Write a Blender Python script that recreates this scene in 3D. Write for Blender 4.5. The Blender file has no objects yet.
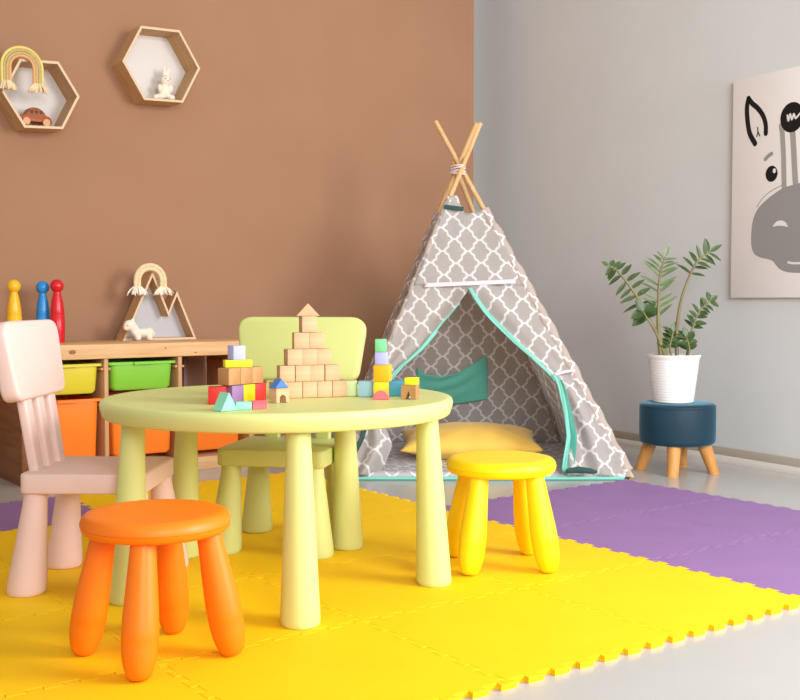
import bpy, bmesh, math, random
from mathutils import Vector, Matrix, noise
random.seed(7)
PI = math.pi
S = bpy.context.scene
COL = S.collection

# ------------------------------------------------------------------ camera, light, exposure
cam_d = bpy.data.cameras.new('camera')
cam = bpy.data.objects.new('camera', cam_d); COL.objects.link(cam)
cam_d.sensor_width = 36.0
cam_d.lens = 36.0 * 1090 / 800
cam.location = (0, 0, 0.767)
cam.rotation_euler = (PI/2 - math.atan(49/1090), 0, -math.radians(36.3))
cam_d.clip_start = 0.05
S.camera = cam
S.view_settings.view_transform = 'Standard'
S.view_settings.look = 'None'
S.view_settings.gamma = 1
S.view_settings.exposure = 0.0

W = bpy.data.worlds.new('daylight'); S.world = W; W.use_nodes = True
W.node_tree.nodes['Background'].inputs[0].default_value = (1.0, 0.93, 0.87, 1)
W.node_tree.nodes['Background'].inputs[1].default_value = 0.60

def area(name, loc, target, sx, sy, power, col):
    l = bpy.data.lights.new(name, 'AREA'); l.shape = 'RECTANGLE'; l.size = sx; l.size_y = sy
    l.energy = power; l.color = col
    o = bpy.data.objects.new(name, l); COL.objects.link(o); o.location = loc
    d = Vector(target) - Vector(loc)
    o.rotation_euler = d.to_track_quat('-Z', 'Y').to_euler()
    return o
# daylight through a tall window to the right of the photographer
area('window_light_right', (3.9, -0.9, 1.9), (2.0, 3.2, 0.3), 2.4, 2.0, 275, (0.985, 0.99, 1.0))
rear = area('fill_light_rear', (0.3, -2.4, 2.2), (4.6, 3.2, 1.4), 2.4, 2.0, 78, (0.97, 0.985, 1.0))  # added fill from behind the viewer, aimed to brighten the grey wall
rear.data.spread = math.radians(90)

# ------------------------------------------------------------------ materials
def s2l(c):
    r = []
    for v in c:
        v = v/255.0
        r.append(v/12.92 if v <= .04045 else ((v+.055)/1.055)**2.4)
    return tuple(r) + (1,)
def mat(name, rgb, rough=.5, spec=.5, rgb2=None, nscale=20, bump=0, bscale=200, sheen=0, coat=0, stretch=None, coords='Object', trans=0):
    m = bpy.data.materials.new(name); m.use_nodes = True
    nt = m.node_tree; b = nt.nodes['Principled BSDF']
    b.inputs['Base Color'].default_value = s2l(rgb)
    b.inputs['Roughness'].default_value = rough
    b.inputs['Specular IOR Level'].default_value = spec
    b.inputs['Sheen Weight'].default_value = sheen
    b.inputs['Coat Weight'].default_value = coat
    tc = nt.nodes.new('ShaderNodeTexCoord'); mp = nt.nodes.new('ShaderNodeMapping')
    nt.links.new(tc.outputs[coords], mp.inputs[0])
    if stretch: mp.inputs['Scale'].default_value = stretch
    if rgb2:
        n = nt.nodes.new('ShaderNodeTexNoise'); n.inputs['Scale'].default_value = nscale
        n.inputs['Detail'].default_value = 4
        r = nt.nodes.new('ShaderNodeValToRGB')
        r.color_ramp.elements[0].position = .35; r.color_ramp.elements[1].position = .65
        r.color_ramp.elements[0].color = s2l(rgb); r.color_ramp.elements[1].color = s2l(rgb2)
        nt.links.new(mp.outputs[0], n.inputs[0]); nt.links.new(n.outputs[0], r.inputs[0])
        nt.links.new(r.outputs[0], b.inputs['Base Color'])
    if bump:
        n2 = nt.nodes.new('ShaderNodeTexNoise'); n2.inputs['Scale'].default_value = bscale
        bp = nt.nodes.new('ShaderNodeBump'); bp.inputs['Strength'].default_value = bump
        bp.inputs['Distance'].default_value = .002
        nt.links.new(mp.outputs[0], n2.inputs[0]); nt.links.new(n2.outputs[0], bp.inputs['Height'])
        nt.links.new(bp.outputs[0], b.inputs['Normal'])
    return m
def wood(name, a, b_, rough=.5, stretch=(3, 30, 30), scale=3, coords='Object'):
    return mat(name, a, rough, .3, b_, scale, .15, 12, stretch=stretch, coords=coords)

M = {}
M['brown_wall'] = mat('brown_wall_paint', (169, 127, 99), .8, .2, (166, 124, 96), 3, .1, 300)
M['grey_wall'] = mat('grey_wall_paint', (218, 221, 221), .8, .2, (215, 218, 218), 3, .1, 300)
M['floor'] = mat('glossy_cream_floor', (186, 184, 181), .22, .5, (182, 180, 177), 2)
M['base_beige'] = mat('beige_skirting', (186, 176, 162), .5)
M['base_pale'] = mat('pale_skirting', (214, 209, 202), .4)
M['yellow_foam'] = mat('yellow_foam', (252, 205, 8), .65, .25, (250, 202, 7), 6, .25, 350)
M['purple_foam'] = mat('purple_foam', (150, 115, 167), .65, .25, (146, 111, 163), 6, .25, 350)
M['orange'] = mat('orange_plastic', (252, 128, 14), .42, .4)
M['yellow'] = mat('yellow_plastic', (254, 216, 12), .42, .4)
M['pink'] = mat('pink_plastic', (236, 205, 198), .5, .4)
M['green'] = mat('pale_green_plastic', (212, 217, 138), .45, .4)
M['chair_green'] = mat('chair_green_plastic', (204, 209, 130), .45, .4)
M['pine'] = wood('pine', (226, 186, 138), (214, 168, 118), .5, (2, 30, 30), 2)
M['pine_v'] = wood('pine_upright', (206, 160, 116), (190, 142, 98), .5, (30, 30, 2), 2)
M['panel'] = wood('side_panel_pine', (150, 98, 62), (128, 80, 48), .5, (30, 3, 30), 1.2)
M['knot'] = mat('pine_knot', (150, 100, 62), .6)
M['bin_orange'] = mat('bin_orange', (255, 130, 30), .4)
M['bin_yellow'] = mat('bin_yellow', (216, 204, 54), .4)
M['bin_green'] = mat('bin_green', (130, 200, 60), .4)
M['mauve'] = mat('mauve_post', (128, 96, 92), .5)
M['birch'] = wood('birch', (226, 192, 152), (216, 180, 138), .55, (4, 4, 30), 2)
M['ply'] = wood('birch_ply', (205, 166, 120), (194, 152, 106), .55, (4, 30, 4), 2)
M['edge'] = mat('pale_birch_edge', (222, 192, 156), .55)
M['white_panel'] = mat('white_back_panel', (222, 217, 212), .6)
M['grey_panel'] = mat('grey_back_panel', (196, 196, 200), .6)
M['block'] = wood('beech_block', (214, 173, 134), (203, 160, 121), .55, (6, 6, 30), 2)
M['block2'] = wood('brown_block', (190, 142, 92), (176, 128, 80), .55, (30, 6, 6), 3)
for n, c in dict(red=(206, 42, 36), lilac=(176, 178, 232), mauvep=(146, 112, 158), yel=(246, 214, 30), lemon=(244, 238, 34),
                 mint=(146, 220, 190), coral=(240, 104, 112), blue=(74, 122, 190), lblue=(160, 205, 220), teal=(62, 140, 170),
                 amber=(244, 178, 24), grn=(120, 200, 140), lime=(222, 236, 178)).items():
    M['b_'+n] = mat('painted_block_'+n, c, .5, .35)
M['pin_yellow'] = mat('pin_yellow', (250, 190, 30), .3)
M['pin_blue'] = mat('pin_blue', (40, 140, 215), .3)
M['pin_red'] = mat('pin_red', (215, 26, 40), .3)
M['pole'] = wood('teepee_pole_pine', (222, 182, 132), (212, 168, 114), .5, (20, 20, 2), 2)
M['teal'] = mat('teal_cotton', (112, 200, 180), .85, .1, (104, 190, 170), 5, sheen=.2)
M['teal_deep'] = mat('deep_teal_lining', (78, 158, 138), .85, .1)
M['teal_trim'] = mat('teal_trim', (132, 204, 188), .8, .1)
M['pinkband'] = mat('pale_pink_band', (236, 220, 224), .85, .1)
M['cushion'] = mat('mustard_cotton', (244, 200, 96), .85, .1, (240, 194, 88), 6, .2, 300, sheen=.2)
M['velvet'] = mat('teal_blue_velvet', (20, 50, 66), .55, .3, (26, 60, 78), 5, .2, 60, sheen=.9)
M['velvet'].node_tree.nodes['Principled BSDF'].inputs['Sheen Tint'].default_value = s2l((120, 180, 205))
M['velvet'].node_tree.nodes['Principled BSDF'].inputs['Sheen Roughness'].default_value = .35
M['leg_wood'] = wood('oak_leg', (214, 156, 88), (198, 138, 72), .45, (20, 20, 3), 2)
M['pot'] = mat('white_ribbed_ceramic', (236, 235, 233), .5)
M['soil'] = mat('dark_soil', (70, 52, 38), .9, .1, (50, 36, 26), 40)
M['leaf'] = mat('dark_glossy_leaf', (58, 80, 42), .4, .5, (78, 100, 56), 12)
M['leaf_light'] = mat('fresh_leaf', (92, 114, 70), .4, .5, (112, 132, 88), 12)
M['stem'] = mat('plant_stem', (128, 128, 80), .5, .4, (120, 104, 72), 10)
M['canvas'] = mat('white_canvas', (243, 239, 237), .8, .1, None, 1, .15, 500)
M['ink'] = mat('black_print', (30, 27, 26), .7, .2)
M['greyink'] = mat('grey_print', (150, 149, 147), .75, .1)
M['greyink2'] = mat('grey_print_stripe', (162, 160, 157), .75, .1)
M['whiteink'] = mat('white_print', (232, 228, 224), .75, .1)
M['rope_cream'] = mat('cream_rope', (240, 218, 180), .9, .1, (228, 202, 160), 80, .6, 150)
M['rope_yellow'] = mat('yellow_rope', (238, 218, 130), .9, .1, (228, 204, 112), 80, .6, 150)
M['rope_sand'] = mat('sand_rope', (204, 184, 130), .9, .1, (196, 172, 118), 80, .6, 150)
M['rope_peach'] = mat('peach_rope', (236, 178, 122), .9, .1, (226, 166, 110), 80, .6, 150)
M['plush'] = mat('cream_plush', (246, 234, 216), .95, .05, (238, 224, 204), 60, .9, 90, sheen=.4)
M['car_wood'] = wood('toy_car_wood', (176, 98, 54), (150, 78, 40), .4)
M['car_light'] = mat('toy_wheel_wood', (214, 146, 90), .4)
M['dark'] = mat('dark_brown', (66, 40, 30), .5)
M['darkgreen'] = mat('dark_green_strap', (58, 84, 80), .8, .1)

def trellis(name, bg, bg2, line, px=.116, py=.110, w=.066, trans=.5):
    m = bpy.data.materials.new(name); m.use_nodes = True
    nt = m.node_tree; L = nt.links; b = nt.nodes['Principled BSDF']; out = nt.nodes['Material Output']
    b.inputs['Roughness'].default_value = .9; b.inputs['Specular IOR Level'].default_value = .1
    tc = nt.nodes.new('ShaderNodeTexCoord'); sp = nt.nodes.new('ShaderNodeSeparateXYZ')
    L.new(tc.outputs['UV'], sp.inputs[0])
    def mth(op, a, b_=None):
        n = nt.nodes.new('ShaderNodeMath'); n.operation = op
        for i, v in enumerate((a, b_)):
            if v is None: continue
            if isinstance(v, (int, float)): n.inputs[i].default_value = v
            else: L.new(v, n.inputs[i])
        return n.outputs[0]
    u = mth('DIVIDE', sp.outputs[0], px); v = mth('DIVIDE', sp.outputs[1], py)
    s = mth('ADD', u, v); d = mth('SUBTRACT', u, v)
    def wig(x):
        a = mth('MULTIPLY', mth('SINE', mth('MULTIPLY', x, 2*PI)), -.07)
        c = mth('MULTIPLY', mth('SINE', mth('MULTIPLY', x, 6*PI)), -.025)
        return mth('ADD', a, c)
    def lines(x, y):
        f = mth('FRACT', mth('ADD', x, wig(y)))
        g = mth('ABSOLUTE', mth('SUBTRACT', f, .5))
        r = nt.nodes.new('ShaderNodeMapRange'); r.interpolation_type = 'SMOOTHSTEP'
        L.new(g, r.inputs[0]); r.inputs[1].default_value = .5 - w - .015; r.inputs[2].default_value = .5 - w + .015
        return r.outputs[0]
    k = mth('MAXIMUM', lines(s, d), lines(d, s))
    nz = nt.nodes.new('ShaderNodeTexNoise'); nz.inputs['Scale'].default_value = 9
    L.new(tc.outputs['Object'], nz.inputs[0])
    mb = nt.nodes.new('ShaderNodeMix'); mb.data_type = 'RGBA'
    mb.inputs[6].default_value = s2l(bg); mb.inputs[7].default_value = s2l(bg2); L.new(nz.outputs[0], mb.inputs[0])
    mx = nt.nodes.new('ShaderNodeMix'); mx.data_type = 'RGBA'
    L.new(k, mx.inputs[0]); L.new(mb.outputs[2], mx.inputs[6]); mx.inputs[7].default_value = s2l(line)
    L.new(mx.outputs[2], b.inputs['Base Color'])
    nb = nt.nodes.new('ShaderNodeTexNoise'); nb.inputs['Scale'].default_value = 14; nb.inputs['Detail'].default_value = 3
    L.new(tc.outputs['Object'], nb.inputs[0])
    bp = nt.nodes.new('ShaderNodeBump'); bp.inputs['Strength'].default_value = .35; bp.inputs['Distance'].default_value = .02
    L.new(nb.outputs[0], bp.inputs['Height']); L.new(bp.outputs[0], b.inputs['Normal'])
    if trans:
        tr = nt.nodes.new('ShaderNodeBsdfTranslucent'); L.new(mx.outputs[2], tr.inputs[0])
        ms = nt.nodes.new('ShaderNodeMixShader'); ms.inputs[0].default_value = trans
        L.new(b.outputs[0], ms.inputs[1]); L.new(tr.outputs[0], ms.inputs[2]); L.new(ms.outputs[0], out.inputs[0])
    return m
M['tent'] = trellis('trellis_cotton', (216, 210, 206), (206, 199, 195), (252, 251, 251))
M['sleeve'] = trellis('trellis_sleeve', (200, 184, 176), (184, 166, 158), (244, 238, 234), w=.055, trans=.1)
M['quilt'] = trellis('trellis_quilt', (196, 192, 196), (178, 174, 178), (228, 226, 228), trans=0)

# ------------------------------------------------------------------ mesh helpers
def link(name, bm, m, parent=None, loc=None, smooth=35, solid=0):
    bmesh.ops.recalc_face_normals(bm, faces=bm.faces) if solid >= 0 else None
    me = bpy.data.meshes.new(name); bm.to_mesh(me); bm.free()
    for p in me.polygons: p.use_smooth = True
    me.set_sharp_from_angle(angle=math.radians(smooth))
    me.materials.append(m)
    o = bpy.data.objects.new(name, me); COL.objects.link(o)
    if parent: o.parent = parent
    if loc: o.location = loc
    if solid > 0:
        md = o.modifiers.new('thickness', 'SOLIDIFY'); md.thickness = solid; md.offset = 0
    return o
def tag(o, label=None, cat=None, group=None, kind=None):
    if label: o['label'] = label
    if cat: o['category'] = cat
    if group: o['group'] = group
    if kind: o['kind'] = kind
    return o
def thing(name, label, cat, loc=(0, 0, 0), rz=0, group=None):
    o = bpy.data.objects.new(name, None); COL.objects.link(o); o.empty_display_size = .1
    o.location = loc; o.rotation_euler = (0, 0, rz)
    return tag(o, label, cat, group)
def dup(root, loc, rz, label, group=None):
    r = root.copy(); COL.objects.link(r); r.location = loc; r.rotation_euler = (0, 0, rz); r['label'] = label
    if group: r['group'] = group
    for ch in list(root.children):
        c = ch.copy(); COL.objects.link(c); c.parent = r
        for g in list(ch.children):
            d = g.copy(); COL.objects.link(d); d.parent = c
    return r
def add(bm, tmp, mtx=None):
    if mtx is not None: tmp.transform(mtx)
    me = bpy.data.meshes.new('t'); tmp.to_mesh(me); tmp.free(); bm.from_mesh(me); bpy.data.meshes.remove(me)
def T(x, y, z): return Matrix.Translation((x, y, z))
def R(a, ax): return Matrix.Rotation(a, 4, ax)
def box(bm, lo, hi, bev=0, seg=2, mtx=None):
    t = bmesh.new(); bmesh.ops.create_cube(t, size=1)
    c = [(a+b)/2 for a, b in zip(lo, hi)]; s = [b-a for a, b in zip(lo, hi)]
    for v in t.verts: v.co = Vector([v.co[i]*s[i]+c[i] for i in range(3)])
    if bev: bmesh.ops.bevel(t, geom=t.edges[:], offset=bev, segments=seg, affect='EDGES', profile=.5)
    add(bm, t, mtx); return bm
def lathe(bm, prof, n=40, mtx=None, caps=True):
    t = bmesh.new(); rings = []
    for r, z in prof:
        if r < 1e-6: rings.append([t.verts.new((0, 0, z))])
        else: rings.append([t.verts.new((r*math.cos(2*PI*i/n), r*math.sin(2*PI*i/n), z)) for i in range(n)])
    for a, b in zip(rings, rings[1:]):
        for i in range(n):
            j = (i+1) % n
            if len(a) == 1 and len(b) == 1: continue
            if len(a) == 1: t.faces.new((a[0], b[j], b[i]))
            elif len(b) == 1: t.faces.new((a[i], a[j], b[0]))
            else: t.faces.new((a[i], a[j], b[j], b[i]))
    if caps:
        if len(rings[0]) > 1: t.faces.new(list(reversed(rings[0])))
        if len(rings[-1]) > 1: t.faces.new(rings[-1])
    add(bm, t, mtx); return bm
def tube(bm, pts, rad, n=12, closed_ends=True, flat=1.0):
    pts = [Vector(p) for p in pts]; rings = []
    if not hasattr(rad, '__len__'): rad = [rad]*len(pts)
    up = None; t = bmesh.new()
    for i, p in enumerate(pts):
        d = (pts[min(i+1, len(pts)-1)] - pts[max(i-1, 0)]).normalized()
        if up is None:
            up = Vector((0, 0, 1)) if abs(d.z) < .9 else Vector((1, 0, 0))
        a = (up - d*up.dot(d)).normalized(); b = d.cross(a); up = a
        rings.append([t.verts.new(p + a*rad[i]*math.cos(2*PI*k/n) + b*rad[i]*flat*math.sin(2*PI*k/n)) for k in range(n)])
    for a, b in zip(rings, rings[1:]):
        for i in range(n): t.faces.new((a[i], a[(i+1) % n], b[(i+1) % n], b[i]))
    if closed_ends: t.faces.new(list(reversed(rings[0]))); t.faces.new(rings[-1])
    add(bm, t); return bm
def prism(bm, pts, z0, z1, bev=0, seg=2, mtx=None, bottom_bevel=True):
    t = bmesh.new(); vs = [t.verts.new((x, y, z0)) for x, y in pts]; f = t.faces.new(vs)
    r = bmesh.ops.extrude_face_region(t, geom=[f])
    nv = [g for g in r['geom'] if isinstance(g, bmesh.types.BMVert)]
    for v in nv: v.co.z = z1
    if bev:
        es = [e for e in t.edges if abs(e.verts[0].co.z - e.verts[1].co.z) < 1e-6 and (bottom_bevel or e.verts[0].co.z > (z0+z1)/2)]
        bmesh.ops.bevel(t, geom=es, offset=bev, segments=seg, affect='EDGES', profile=.5)
    add(bm, t, mtx); return bm
def round_poly(pts, r, n=6):
    out = []; N = len(pts)
    for i in range(N):
        p = Vector(pts[i]); a = Vector(pts[i-1]) - p; b = Vector(pts[(i+1) % N]) - p
        rr = r[i] if hasattr(r, '__len__') else r
        ang = a.angle(b); d = min(rr/math.tan(ang/2), a.length*.48, b.length*.48)
        p0 = p + a.normalized()*d; p1 = p + b.normalized()*d
        for k in range(n+1):
            t = k/n; q = p0*(1-t)**2 + p*2*t*(1-t) + p1*t*t; out.append((q.x, q.y))
    return out
def rrect(w, d, r, n=5): return round_poly([(-w/2, -d/2), (w/2, -d/2), (w/2, d/2), (-w/2, d/2)], r, n)
def offset_poly(pts, t):
    out = []; N = len(pts)
    for i in range(N):
        p = Vector(pts[i]); a = (p - Vector(pts[i-1])).normalized(); b = (Vector(pts[(i+1) % N]) - p).normalized()
        na = Vector((-a.y, a.x)); nb = Vector((-b.y, b.x)); m = (na+nb).normalized(); k = t/max(.2, m.dot(na))
        q = p + m*k; out.append((q.x, q.y))
    return out
def ringwall(bm, outer, inner, y0, y1):
    """frame between two outlines in the XZ plane, from depth y0 (front) to y1"""
    n = len(outer)
    v = [[bm.verts.new((x, y, z)) for x, z in pl] for pl, y in ((outer, y0), (inner, y0), (inner, y1), (outer, y1))]
    for k in range(4):
        a, b = v[k], v[(k+1) % 4]
        for i in range(n): bm.faces.new((a[i], a[(i+1) % n], b[(i+1) % n], b[i]))
    return bm
def loft(bm, rings, close_first=True, close_last=True):
    vs = [[bm.verts.new(p) for p in r] for r in rings]; n = len(vs[0])
    for a, b in zip(vs, vs[1:]):
        for i in range(n): bm.faces.new((a[i], a[(i+1) % n], b[(i+1) % n], b[i]))
    if close_first: bm.faces.new(list(reversed(vs[0])))
    if close_last: bm.faces.new(vs[-1])
    return bm
def grid(bm, fn, nu, nv):
    """fn(a,b) -> (point, (u,v)) with a,b in 0..1"""
    uv = bm.loops.layers.uv.verify(); V = []
    for j in range(nv+1):
        V.append([])
        for i in range(nu+1):
            p, t = fn(i/nu, j/nv); V[-1].append((bm.verts.new(p), t))
    for j in range(nv):
        for i in range(nu):
            q = (V[j][i], V[j][i+1], V[j+1][i+1], V[j+1][i]); f = bm.faces.new([k[0] for k in q])
            for l, k in zip(f.loops, q): l[uv].uv = k[1]
    return bm
def interp(tab, x):
    if x <= tab[0][0]: return tab[0][1]
    for (a, va), (b, vb) in zip(tab, tab[1:]):
        if x <= b: return va + (vb-va)*(x-a)/(b-a)
    return tab[-1][1]
def catmull(pts, n=6):
    pts = [Vector(p) for p in pts]; out = []
    P = [pts[0]*2-pts[1]] + pts + [pts[-1]*2-pts[-2]]
    for i in range(1, len(P)-2):
        for k in range(n):
            t = k/n; a, b, c, d = P[i-1:i+3]
            out.append(.5*((2*b)+(c-a)*t+(2*a-5*b+4*c-d)*t*t+(3*b-a-3*c+d)*t**3))
    out.append(pts[-1]); return out
def ball(bm, c, r, sc=(1, 1, 1), rot=None, seg=20):
    t = bmesh.new(); bmesh.ops.create_uvsphere(t, u_segments=seg, v_segments=seg//2, radius=r)
    m = T(*c) @ (rot if rot else Matrix.Identity(4)) @ Matrix.Diagonal((*sc, 1)); add(bm, t, m); return bm

# ------------------------------------------------------------------ the setting
bm = bmesh.new(); box(bm, (-3, -3.2, -.1), (5.2, 6.2, 0)); tag(link('floor', bm, M['floor']), kind='structure')
bm = bmesh.new(); box(bm, (-2.6, 5.0, 0), (4.215, 5.45, 3.3)); tag(link('wall_back', bm, M['brown_wall']), kind='structure')
WD = Vector((.11186, .99372, 0)); WA = Vector((4.277, 2.824, 0)); WR = math.radians(-96.42)
# right wall in its own frame: local x runs towards the viewer, local +y into the wall
def wall_empty_matrix(): return T(4.325, 3.247, 0) @ R(WR, 'Z')
bm = bmesh.new(); box(bm, (-2.4, 0, 0), (3.3, .12, 3.3), mtx=wall_empty_matrix()); tag(link('wall_right', bm, M['grey_wall']), kind='structure')
bm = bmesh.new()
box(bm, (-2.2, -.012, .030), (3.3, 0, .069), .003, 2, wall_empty_matrix()); tag(link('baseboard_right', bm, M['base_beige']), kind='structure')
bm = bmesh.new()
prof = [(-.03, 0), (-.029, .008), (-.022, .022), (-.012, .0305), (0, .0305), (0, 0)]
loft(bm, [[(x, y, z) for y, z in prof] for x in (-2.2, 3.3)]); bm.transform(wall_empty_matrix())
tag(link('trim_1', bm, M['base_pale']), kind='structure')
bm = bmesh.new(); box(bm, (-2.6, 4.985, 0), (4.225, 5.0, .06), .003); tag(link('baseboard_back', bm, M['base_beige']), kind='structure')

# ------------------------------------------------------------------ foam mats
TS = .512; GX = .409; GY = 1.591; NT = 7; PA = .0085
def wave():
    pitch = TS/NT; out = []
    for k in range(NT):
        for p, w in ((.27, -PA), (.22, PA), (.73, PA), (.68, -PA)): out.append(((k+p)*pitch, w))
    return out
def tile_mesh():
    w = wave(); P = []
    P.append((-PA, -PA)); P += [(s, v) for s, v in w]
    P.append((TS-PA, -PA)); P += [(TS+v, s) for s, v in w]
    P.append((TS-PA, TS-PA)); P += [(s, TS+v) for s, v in reversed(w)]
    P.append((-PA, TS-PA)); P += [(v, s) for s, v in reversed(w)]
    P = offset_poly(P, .0006)
    t = bmesh.new(); prism(t, P, 0, .012, .0011, 2, bottom_bevel=False)
    return t
GM = {}
def tile(i, j, color, label):
    m = M[color+'_foam']
    if color not in GM:
        o = link('foam_mat_tile', tile_mesh(), m, smooth=30); GM[color] = o
        for p in o.data.polygons: p.use_smooth = False
    else:
        o = GM[color].copy(); COL.objects.link(o)
    o.location = (GX+i*TS, GY+j*TS, .0)
    tag(o, label, 'foam mat', color+' interlocking foam mat tiles')
Y = 'yellow foam mat tile '
P_ = 'purple foam mat tile '
for i, j, c, l in [
    (0, 0, 'yellow', Y+'at the bottom edge in front of the orange stool'),
    (0, 1, 'yellow', Y+'in the bottom left corner, left of and under the orange stool'),
    (0, 2, 'yellow', Y+'at the left photo edge in front of the pink chair'),
    (0, 3, 'yellow', Y+'sliver at the left photo edge beside the pink chair'),
    (1, 0, 'yellow', Y+'at the bottom edge, nearest to the viewer below the table'),
    (1, 1, 'yellow', Y+'between the orange stool and the front leg of the round table'),
    (1, 2, 'yellow', Y+'under the seat of the pink chair and left table leg'),
    (1, 3, 'yellow', Y+'behind the pink chair, next to the left purple tile'),
    (2, 0, 'yellow', Y+'on the toothed front border, second from the right corner'),
    (2, 1, 'yellow', Y+'under the right front leg of the round table'),
    (2, 2, 'yellow', Y+'under the middle of the round table'),
    (2, 3, 'yellow', Y+'under the pale green chair behind the table'),
    (2, 4, 'yellow', Y+'farthest back on the left, next to the toy cabinet'),
    (3, 0, 'yellow', Y+'forming the sharp right corner of the yellow area'),
    (3, 1, 'yellow', Y+'in front of the yellow stool, touching the purple mats'),
    (3, 2, 'yellow', Y+'under the yellow stool'),
    (3, 3, 'yellow', Y+'between the table and the teepee, right of the green chair'),
    (3, 4, 'yellow', Y+'farthest back, right behind the green chair'),
    (1, 4, 'purple', P_+'on its own at the left behind the pink chair'),
    (4, 0, 'purple', P_+'at the right photo edge, next to the yellow corner'),
    (4, 1, 'purple', P_+'in the middle of the right-hand purple area'),
    (4, 2, 'purple', P_+'directly behind the yellow stool'),
    (5, 0, 'purple', P_+'farthest right, cut by the photo edge, nearest the grey wall'),
    (5, 1, 'purple', P_+'in front of the blue velvet pouf'),
    (5, 2, 'purple', P_+'touching the right front corner of the teepee')]:
    tile(i, j, c, l)
ZM = .012

# ------------------------------------------------------------------ round table
tb = thing('round_table', 'pale green round plastic children\'s table with five tapered legs', 'table', (1.468, 2.548, ZM))
bm = bmesh.new()
lathe(bm, [(0, .499), (.452, .499), (.466, .500), (.473, .4985), (.477, .495), (.479, .488), (.478, .478), (.472, .459), (.468, .4545), (.463, .4530), (.455, .4545), (.45, .465), (0, .465)], 128); bm.transform(Matrix.Diagonal((.975, .975, 1, 1)))
link('tabletop', bm, M['green'], tb, smooth=50)
def cone_leg(h, rt, rb):
    t = bmesh.new()
    lathe(t, [(0, .004), (rb*.80, .004), (rb*.82, 0), (rb*.93, .001), (rb*.985, .006), (rb, .014), (rb*.99, .03), (rt+(rb-rt)*.55, h*.45), (rt*1.02, h*.9), (rt, h)], 40)
    return t
lg = None
for k in range(5):
    a = math.radians(-113.5 + 72*k)
    if lg is None:
        bm = cone_leg(.466, .029, .047)
        for v in bm.verts: v.co.x -= .020*v.co.z/.466           # slight outward splay
        o = link('leg', bm, M['green'], tb, smooth=50); lg = o
    else: o = lg.copy(); COL.objects.link(o); o.parent = tb
    o.location = (.418*math.cos(a), .418*math.sin(a), 0); o.rotation_euler = (0, 0, a)

# ------------------------------------------------------------------ stools
def stool(name, label, m, loc, a0, ln=.29):
    t = thing(name, label, 'stool', loc, 0)
    bm = bmesh.new()
    lathe(bm, [(0, .310), (.118, .311), (.134, .3115), (.146, .3085), (.153, .302), (.1565, .292), (.1565, .2865), (.1548, .2861), (.1548, .2856), (.1560, .285), (.154, .276), (.147, .2695), (.137, .267), (0, .267)], 72)
    link('seat', bm, m, t, smooth=60)
    foot = Vector((.161, 0, .0)); top = Vector((.110, 0, .272)); ax = (top-foot)
    L = ax.length
    prof = [(0, 0), (.012, .0006), (.019, .003), (.0245, .009), (.029, .02), (.0340, .04), (.0362, .06), (.0370, .0797), (.0372, .0803), (.0371, .1), (.0360, .13), (.033, .17), (.0295, .215), (.0270, .25), (.0255, L)]
    first = None
    for k in range(4):
        a = math.radians(a0 + 90*k)
        if first is None:
            bm = bmesh.new(); q = Vector((0, 0, 1)).rotation_difference(ax.normalized()).to_matrix().to_4x4()
            lathe(bm, prof, 32, T(*foot) @ q)
            lo = min(v.co.z for v in bm.verts)
            for v in bm.verts: v.co.z -= lo*(1-v.co.z/.272) if v.co.z < .272 else 0
            first = link('leg', bm, m, t, smooth=60); o = first
        else:
            o = first.copy(); COL.objects.link(o); o.parent = t
        o.rotation_euler = (0, 0, a)
    return t
stool('stool', 'round bright orange plastic stool in front, left of the table', M['orange'], (.941, 2.155, ZM), -127)
stool('stool', 'round yellow plastic stool right of the table, before the teepee', M['yellow'], (2.064, 2.323, ZM), 16)

# ------------------------------------------------------------------ chairs
def chair(label, m, loc, rz, wback=.385, wtop=.40):
    """local +x is the way the chair faces, y is its width"""
    t = thing('chair', label, 'chair', loc, rz)
    bm = bmesh.new()
    prism(bm, round_poly([(-.163, -.168), (.163, -.168), (.163, .168), (-.163, .168)], .028), .261, .313, .007, 3)
    link('seat', bm, m, t, smooth=40)
    for sx, sy in ((-1, -1), (-1, 1), (1, -1), (1, 1)):
        bm = cone_leg(.265, .030, .050)
        for v in bm.verts:                                  # legs splay outwards towards the floor
            k = 1-v.co.z/.26; v.co.x += sx*.024*k; v.co.y += sy*.016*k
        link('leg', bm, m, t, (.130*sx, .128*sy, 0), smooth=50)
    tilt = R(-math.radians(9), 'Y')
    base = T(-.143, 0, .305)
    for k in (-1, 0, 1):
        bm = bmesh.new()
        prism(bm, round_poly([(-.013, -.025), (.013, -.025), (.013, .025), (-.013, .025)], .009), 0, .205, 0, mtx=base @ tilt @ T(0, k*.084, 0) @ R(k*math.radians(-1.5), 'X'))
        link('slat', bm, m, t, smooth=40)
    bm = bmesh.new()
    pts = round_poly([(-wback/2+.015, 0), (wback/2-.015, 0), (wtop/2, .208), (-wtop/2, .208)], [.04, .04, .05, .05], 8)
    prism(bm, pts, -.024, .024, .010, 3, mtx=base @ tilt @ T(0, 0, .193) @ Matrix(((0, 0, 1, 0), (1, 0, 0, 0), (0, 1, 0, 0), (0, 0, 0, 1))))
    link('backrest', bm, m, t, smooth=40)
    return t
chair('pale pink plastic children\'s chair with slatted back, left of the table', M['pink'], (1.082, 2.839, ZM), math.radians(-38))
chair('pale green plastic children\'s chair standing behind the table', M['chair_green'], (1.710, 2.933, ZM), math.radians(-137), .415, .44)

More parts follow.
